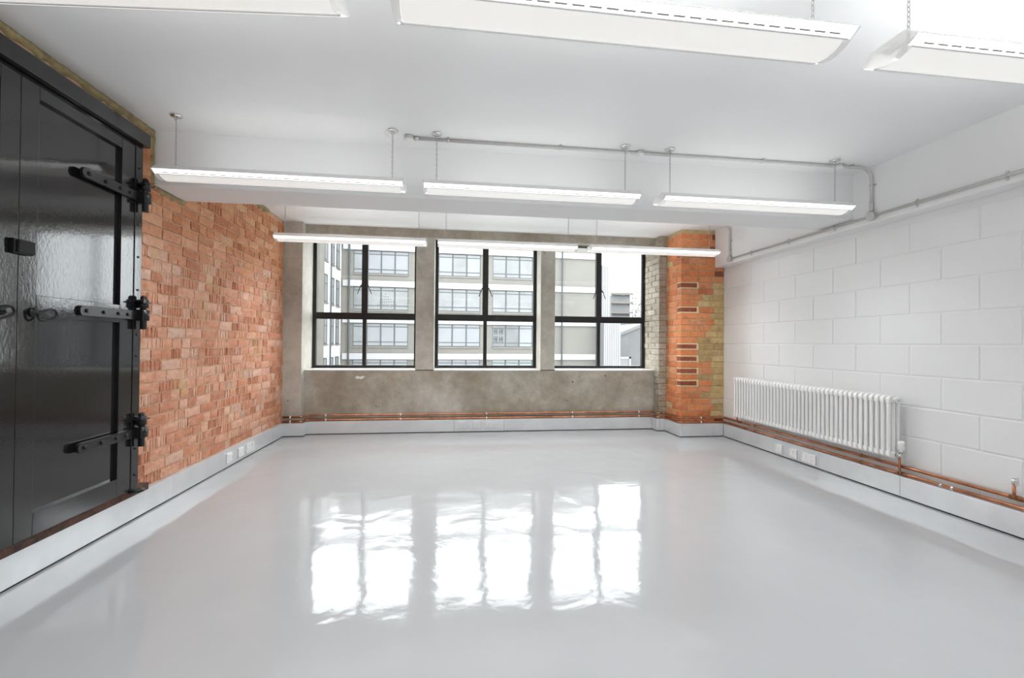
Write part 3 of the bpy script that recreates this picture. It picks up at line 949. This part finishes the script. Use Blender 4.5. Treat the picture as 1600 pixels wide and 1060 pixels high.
# ---------------------------------------------------------------- copper heating pipes
def pipes():
    plan = [(-1.955, 5.632), (-1.736, 5.632), (-1.736, 5.742), (2.640, 5.742), (2.640, 5.603), (2.748, 5.603), (2.748, 5.215), (3.314, 5.215), (3.314, 0.6)]
    for i, (z, lab) in enumerate(((0.226, 'upper copper heating pipe running round the room above the skirting'), (0.1735, 'lower copper heating pipe resting just above the skirting'))):
        t = empty('copper_pipe', (0, 5.742, z)); tag(t, lab, 'pipe', 'pair of copper heating pipes')
        path = [(x, y, z) for x, y in plan]
        MB().tube(rounded(path, 0.035, 5), 0.0115, 10).build('tube', 'copper', t)
        for x in (-1.50, -0.62, 0.44, 1.55, 2.45):
            MB().tube([(x-0.007, 5.742, z), (x+0.007, 5.742, z)], 0.0150, 10).box((x-0.006, 5.742, z-0.004), (x+0.006, 5.7698, z+0.004)).build('pipe_clip', 'white_plastic', t)
        for x in (-1.87, 3.02):
            yy = 5.632 if x < 0 else 5.215
            MB().tube([(x-0.007, yy, z), (x+0.007, yy, z)], 0.0150, 10).box((x-0.006, yy, z-0.004), (x+0.006, yy+0.027, z+0.004)).build('pipe_clip', 'white_plastic', t)
        for yy in (4.62, 3.31, 1.8):
            MB().tube([(3.314, yy-0.008, z), (3.314, yy+0.008, z)], 0.0150, 10).box((3.314, yy-0.006, z-0.004), (3.3415, yy+0.006, z+0.004)).build('pipe_clip', 'copper_dark', t)
        # elbows read as darker soldered joints
        for (x, y) in plan[1:-1]:
            pass
        if i == 1:
            MB().tube([(3.314, 2.935, z), (3.314, 3.0, z)], 0.0145, 10).build('tee', 'copper_dark', t)
            for yy in (2.70, 2.63): MB().tube([(3.314, yy-0.01, z), (3.314, yy+0.01, z)], 0.0145, 10).build('joint', 'chrome', t)
            MB().tube([(3.300, 2.962, z+0.005), (3.285, 2.962, z+0.02), (3.280, 2.962, z+0.04), (3.280, 2.962, 0.318)], 0.0085, 10).build('riser', 'copper', t)
        else:
            MB().tube([(3.314, 2.245, z), (3.314, 2.315, z)], 0.0155, 10).build('tee', 'copper_dark', t)
            MB().tube(rounded([(3.314, 2.28, z), (3.292, 2.28, z), (3.292, 2.28, z+0.085)], 0.012), 0.0085, 10).build('riser', 'copper', t)
            v = MB().tube([(3.292, 2.28, z+0.085), (3.292, 2.28, z+0.115)], 0.011, 10)
            v.tube([(3.292, 2.28, z+0.10), (3.270, 2.262, z+0.10)], 0.008, 8)
            v.box((3.262, 2.244, z+0.085), (3.276, 2.256, z+0.118), 0.003)
            v.box((3.282, 2.262, z+0.115), (3.302, 2.298, z+0.124), 0.002)
            v.build('drain_valve', 'chrome', t)
            MB().tube([(3.314, 4.86, z), (3.314, 4.92, z)], 0.0145, 10).build('tee', 'copper_dark', t)
            MB().tube([(3.300, 4.89, z+0.004), (3.280, 4.89, z+0.02), (3.278, 4.89, 0.33)], 0.0085, 10).build('riser', 'copper', t)
pipes()

# ---------------------------------------------------------------- radiator
def radiator():
    y0, y1, n = 2.985, 4.835, 41
    pitch_ = (y1-y0)/(n-1)
    zb, zt = 0.288, 0.752
    t = empty('radiator', (3.25, (y0+y1)/2, zb))
    tag(t, 'long white three-column radiator on the white block wall', 'radiator')
    # one section: three columns joined by rounded heads
    m = MB()
    xs = (3.215, 3.2525, 3.290)
    for x in xs:
        m.tube([(x, 0, zb+0.035), (x, 0, zt-0.035)], 0.0125, 10, caps=False)
    for z, s in ((zb+0.03, -1), (zt-0.03, 1)):
        pr = []
        for k in range(13):
            a = math.pi*k/12
            pr.append((3.2525-0.05*math.cos(a)*(1 if True else 0), z+s*0.030*math.sin(a)**0.8))
        pr += [(3.3025, z-s*0.022), (3.2025, z-s*0.022)]
        m.prism(pr, 'y', -0.0135, 0.0135)
    for z in (zb+0.03, zt-0.03):
        m.tube([(3.2525, -pitch_/2, z), (3.2525, pitch_/2, z)], 0.021, 12)
    me = m.mesh('section', 'white_gloss', (3.25, 0, zb))
    for i in range(n):
        o = bpy.data.objects.new('section', me); COL.objects.link(o); o.parent = t
        o.location = (0, y0+pitch_*i-(y0+y1)/2, 0)
    for y in (3.35, 4.5):
        for z in (zb+0.05, zt-0.06):
            MB().box((3.25, y-0.012, z-0.02), (XR-0.001, y+0.012, z-0.006)).build('wall_bracket', 'white_gloss', t)
    # air vent boss and thermostatic valve at the near end, lockshield at the far end
    b = MB().lathe([(0.024, 0), (0.024, -0.012), (0.015, -0.014)], (3.2525, y0-pitch_/2, zt-0.03), 'y', 14).build('end_plug', 'white_gloss', t)
    MB().lathe([(0.010, -0.014), (0.010, -0.022), (0.005, -0.024)], (3.2525, y0-pitch_/2, zt-0.03), 'y', 10).build('air_vent', 'chrome', b)
    ye = y0-pitch_/2
    v = MB()
    v.tube([(3.2525, ye, zb+0.03), (3.2525, ye-0.04, zb+0.03)], 0.012, 10)
    v.tube([(3.2525, ye-0.022, zb+0.03), (3.2525, ye-0.014, zb+0.03)], 0.018, 6)
    v.tube([(3.280, 2.9505, 0.318), (3.275, 2.948, 0.33), (3.262, ye-0.03, 0.34), (3.262, ye-0.03, 0.358)], [0.011, 0.011, 0.014, 0.016], 10)
    v.build('valve_body', 'chrome', t)
    MB().lathe([(0.017, 0), (0.021, 0.006), (0.022, 0.05), (0.019, 0.064), (0.010, 0.068)], (3.262, ye-0.03, 0.358), 'z', 16).build('thermostat_head', 'white_plastic', t)
    v = MB()
    yf = y1+pitch_/2
    v.tube([(3.2525, yf, zb+0.03), (3.266, yf+0.03, zb+0.03)], 0.012, 10)
    v.tube([(3.272, yf+0.032, zb+0.03), (3.272, yf+0.032, zb+0.075)], [0.013, 0.009], 10)
    v.build('lockshield_valve', 'chrome', t)
radiator()

# ---------------------------------------------------------------- sockets on the trunking
def sockets():
    def make(kind, w):
        t = empty('power_socket', (0, 0, 0))
        plate = 'grey_plate' if kind == 'metal' else 'white_plastic'
        MB().box((-w/2, -0.011, -0.043), (w/2, -0.0005, 0.043), 0.003).build('faceplate', plate, t)
        gangs = 2 if w > 0.11 else 1
        for g in range(gangs):
            c = (g-(gangs-1)/2)*0.062
            MB().box((c-0.008, -0.0145, 0.012), (c+0.008, -0.0105, 0.032), 0.0015).build('rocker_switch', plate, t)
            for dx, dz in ((0, 0.0), (-0.011, -0.020), (0.011, -0.020)):
                MB().box((c+dx-(0.002 if dx == 0 else 0.0035), -0.0114, dz-(0.0045 if dx == 0 else 0.002)-0.002), (c+dx+(0.002 if dx == 0 else 0.0035), -0.0108, dz+(0.0045 if dx == 0 else 0.002)-0.002)).build('pin_slot', 'grey_plastic_mark', t)
        for s in (-1, 1):
            MB().lathe([(0.0028, 0), (0.0028, -0.0008)], (s*(w/2-0.012), -0.011, 0.0), 'y', 8).build('screw', 'chrome', t)
        return t
    for x, w, lab in ((0.126, 0.092, 'single grey metal socket on the skirting below the windows, leftmost'), (0.317, 0.092, 'single grey metal socket on the skirting below the windows, middle one'), (0.503, 0.168, 'double grey metal socket on the skirting below the windows')):
        o = make('metal', w); o.location = (x, 5.7195, 0.094); tag(o, lab, 'socket', 'sockets on the window wall skirting')
    for y, w, lab in ((4.31, 0.095, 'single white socket on the brick wall skirting, nearest the doors'), (4.53, 0.095, 'single white socket on the brick wall skirting, next to the double one'), (4.735, 0.165, 'double white socket on the brick wall skirting')):
        o = make('white', w); o.location = (-1.9415, y, 0.084); o.rotation_euler = (0, 0, R(90)); tag(o, lab, 'socket', 'sockets on the brick wall skirting')
    for y, w, lab in ((4.218, 0.095, 'single white socket under the radiator, nearest the pier'), (4.023, 0.095, 'single white socket under the radiator, between the other two'), (3.83, 0.165, 'double white socket on the skirting under the radiator')):
        o = make('white', w); o.location = (3.2925, y, 0.072); o.rotation_euler = (0, 0, R(-90)); tag(o, lab, 'socket', 'sockets under the radiator')
sockets()

# ---------------------------------------------------------------- outside the windows
def street():
    tag(MB().box((-80, 14, -10.2), (90, 160, -10)).build('ground', 'street_ground'), 'street ground far below the windows', kind='structure')
    rot = math.atan2(0.045, 0.99899)
    B = empty('office_block', (0, 36, -10), rot)
    tag(B, 'grey brick office block with white bands and rows of windows across the street', 'building')
    def part(mb, name, mat, parent):       # local coordinates, z measured from the room floor
        mb.v = [(v[0], v[1], v[2]+10) for v in mb.v]
        return mb.build(name, mat, parent, local=True)
    part(MB().box((-8.25, 0.12, -10), (11.95, 9, 12.6)), 'wall', 'street_brick', B)
    P = 2.765
    bays = [(-7.46, -3.38), (-2.19, 2.20), (3.16, 7.55)]
    # brick skin in front: piers and spandrels round the window openings
    piers = [(-8.31, -7.46), (-3.38, -2.19), (2.20, 3.16), (7.55, 11.95)]
    for a, b in piers:
        part(MB().box((a, 0, -10), (b, 0.119, 12.59)), 'pier', 'street_brick', B)
    rows = [5.80+P*k for k in range(-4, 3)]           # tops of the white bands
    rg = random.Random(21)
    for k, zt in enumerate(rows):
        part(MB().box((-8.19, -0.16, zt-0.46), (11.97, -0.0005, zt)), 'white_band', 'street_white', B)
        for bi, (a, b) in enumerate(bays):
            z1 = zt-0.46; z0 = zt-2.22
            part(MB().box((a, 0.0005, z0-0.54), (b, 0.119, z0-0.12)), 'spandrel', 'street_brick', B)
            part(MB().box((a+0.01, -0.08, z0-0.119), (b-0.01, 0.119, z0-0.01)), 'sill', 'street_stone', B)
            if zt > 9.5 or zt < -3: continue
            n = 4; w = (b-a)/n
            fr = MB()
            for i in range(n+1):
                x = a+w*i
                fr.box((x-0.05, 0.02, z0), (x+0.05, 0.1, z1))
            for zz in (z0, z0+0.30, z1-0.30, z1-0.05): fr.box((a, 0.025, zz), (b, 0.095, zz+0.055))
            win = part(fr, 'window', 'street_frame', B)
            style = {(3, 1): 'mixed', (3, 2): 'dark', (4, 0): 'dim', (4, 1): 'dim', (4, 2): 'dim', (5, 2): 'dim', (2, 2): 'green'}.get((k, bi), 'blind')
            for i in range(n):
                mat = {'blind': 'pane_blind', 'dim': 'pane_dim', 'dark': 'pane_dark', 'mixed': 'pane_blind', 'green': 'pane_pale_green'}[style]
                if rg.random() < 0.2: mat = rg.choice(('pane_blind', 'pane_dim'))
                part(MB().box((a+w*i+0.05, 0.055, z0+0.05), (a+w*(i+1)-0.05, 0.075, z1-0.05)), 'pane', mat, win)
    pb = MB()                      # blind printed with two rows of bold strokes
    for r0 in range(2):
        for c0 in range(2):
            x = 3.30+0.44*c0; z = 1.20+0.62*r0
            for dx in (0, 0.14, 0.24): pb.box((x+dx, 0.045, z), (x+dx+0.055, 0.052, z+0.46))
            pb.box((x, 0.045, z+0.2), (x+0.28, 0.052, z+0.27))
    part(pb, 'printed_blind', 'street_pipe', B)
    dm = MB(); rg2 = random.Random(4)
    for r0 in range(5):
        for c0 in range(9-2*r0):
            x = -6.0+0.13*r0+0.16*c0+rg2.uniform(-.02, .02)+0.35; z = 3.98+0.2*r0
            dm.box((x, 0.045, z), (x+0.07, 0.052, z+0.06))
    part(dm, 'dotted_decoration', 'street_pipe', B)
    part(MB().tube([(-7.74, -0.2, -9.9), (-7.74, -0.2, 11.3)], 0.07, 8), 'drain_pipe', 'street_pipe', B)
    part(MB().tube([(8.86, -0.2, -9.9), (8.86, -0.2, 11.3)], 0.06, 8), 'drain_pipe', 'street_pipe', B)
    part(MB().box((-8.25, -0.01, -10), (-7.98, 0.02, 11.3)), 'corner_pilaster', 'street_stone', B)
    # white rendered wing running towards us on the left
    W = empty('white_wing', (-8.30, 30, -10))
    tag(W, 'white rendered building wing with narrow windows at the left of the street', 'building')
    def wp(mb, name, mat, parent): return mb.build(name, mat, parent)
    WL[W.name] = (-8.30, 30, -10)
    wp(MB().box((-14, 24, -10), (-8.32, 36.4, 11.4)), 'wall', 'street_render', W)
    wp(MB().box((-8.319, 29.55, -10), (-8.20, 30.65, 11.3)), 'pilaster', 'street_stone', W)
    for z in (-1.8, 0.97, 3.74, 6.51):
        for a, b in ((25.0, 25.8), (26.6, 27.4), (28.2, 29.0), (30.95, 31.75), (32.62, 33.45), (34.05, 34.95)):
            f = wp(MB().box((-8.319, a, z), (-8.27, a+0.08, z+1.85)).box((-8.319, b-0.08, z), (-8.27, b, z+1.85)).box((-8.319, a, z), (-8.27, b, z+0.07)).box((-8.319, a, z+1.78), (-8.27, b, z+1.85)).box((-8.319, a, z+1.2), (-8.275, b, z+1.25)), 'window', 'street_frame', W)
            wp(MB().box((-8.318, a+0.08, z+0.07), (-8.29, b-0.08, z+1.78)), 'pane', 'pane_blind', f)
            wp(MB().box((-8.319, a-0.05, z-0.1), (-8.22, b+0.05, z-0.005)), 'sill', 'street_stone', W)
    wp(MB().tube([(-8.2, 32.3, -9.9), (-8.2, 32.3, 11.2)], 0.05, 8), 'drain_pipe', 'street_pipe', W)
    # white ribbed stair tower right of the block
    T = empty('stair_tower', (12.6, 38, -10)); tag(T, 'pale ribbed stair tower at the end of the office block', 'building')
    wp(MB().box((12.05, 37.2, -10), (13.25, 41, 7.8)), 'tower', 'street_tower', T)
    for i in range(7):
        x = 12.12+0.16*i
        wp(MB().box((x, 37.16, -10), (x+0.06, 37.199, 7.7)), 'rib', 'street_white', T)
    wp(MB().box((12.05, 35.2, -10), (13.45, 37.1, 2.95)), 'lower_block', 'street_tower', T)
    for i in range(9):
        x = 12.10+0.15*i
        wp(MB().box((x, 35.15, -10), (x+0.05, 35.199, 2.9)), 'rib', 'street_white', T)
    # distant concrete block with floor slabs, and its scaffolding
    S = empty('slab_block', (26, 70, -10)); tag(S, 'distant grey concrete block with floor slabs behind the stair tower', 'building')
    wp(MB().box((25.2, 70, -10), (28.3, 78, 9.0)), 'core', 'street_concrete', S)
    for z in (2.4, 4.2, 6.0, 7.6, 9.0):
        wp(MB().box((25.0, 69.4, z), (28.6, 69.99, z+0.35)), 'floor_slab', 'street_stone', S)
    K = empty('scaffold', (29.5, 70, 5.0)); tag(K, 'scaffolding lattice against the white sky beside the slab block', 'scaffold')
    for i in range(5):
        x = 28.7+0.55*i
        wp(MB().tube([(x, 70, 5.0), (x, 70, 9.2-0.75*i+(0.5 if i % 2 else 0))], 0.085, 6), 'upright', 'scaffold_tube', K)
    for j in range(4):
        z = 5.7+0.95*j
        wp(MB().tube([(28.5, 69.94, z), (31.1-0.45*j, 69.94, z)], 0.075, 6), 'ledger', 'scaffold_tube', K)
    wp(MB().tube([(28.7, 69.9, 5.2), (30.3, 69.9, 8.2)], 0.075, 6), 'brace', 'scaffold_tube', K)
    V = empty('viaduct', (33, 70, -10)); tag(V, 'distant low grey deck with railing under the scaffolding', 'bridge')
    wp(MB().box((24, 66, -10), (48, 69.2, 5.3)), 'deck', 'street_concrete', V)
    wp(MB().box((24, 65.9, 5.95), (48, 66.0, 6.09)), 'hand_rail', 'scaffold_tube', V)
    for i in range(14):
        wp(MB().box((27.0+0.7*i, 65.92, 5.2), (27.14+0.7*i, 66.0, 5.95)), 'rail_post', 'scaffold_tube', V)
    # grey gabled shed in the yard
    G = empty('gabled_shed', (19, 48, -10)); tag(G, 'pale grey gabled shed below the scaffolding, seen through the end window', 'building')
    g = MB().prism([(16.6, -10), (34, -10), (34, 3.1), (20.2, 3.1), (17.4, 2.0), (16.6, 0.9)], 'y', 46, 58)
    wp(g, 'gable_wall', 'street_concrete', G)
    wp(MB().prism([(16.4, 0.8), (16.6, 0.9), (17.4, 2.0), (20.2, 3.1), (34, 3.1), (34, 3.4), (20.1, 3.4), (17.2, 2.25)], 'y', 45.8, 58.2), 'roof_edge', 'street_roof', G)
    d = wp(MB().box((17.1, 45.9, -3), (17.3, 45.99, -0.2)).box((18.5, 45.9, -3), (18.7, 45.99, -0.2)).box((17.1, 45.9, -0.4), (18.7, 45.99, -0.2)), 'doorway_frame', 'street_white', G)
    wp(MB().box((17.3, 45.95, -3), (18.5, 45.995, -0.4)), 'doorway', 'pane_dim', G)
street()
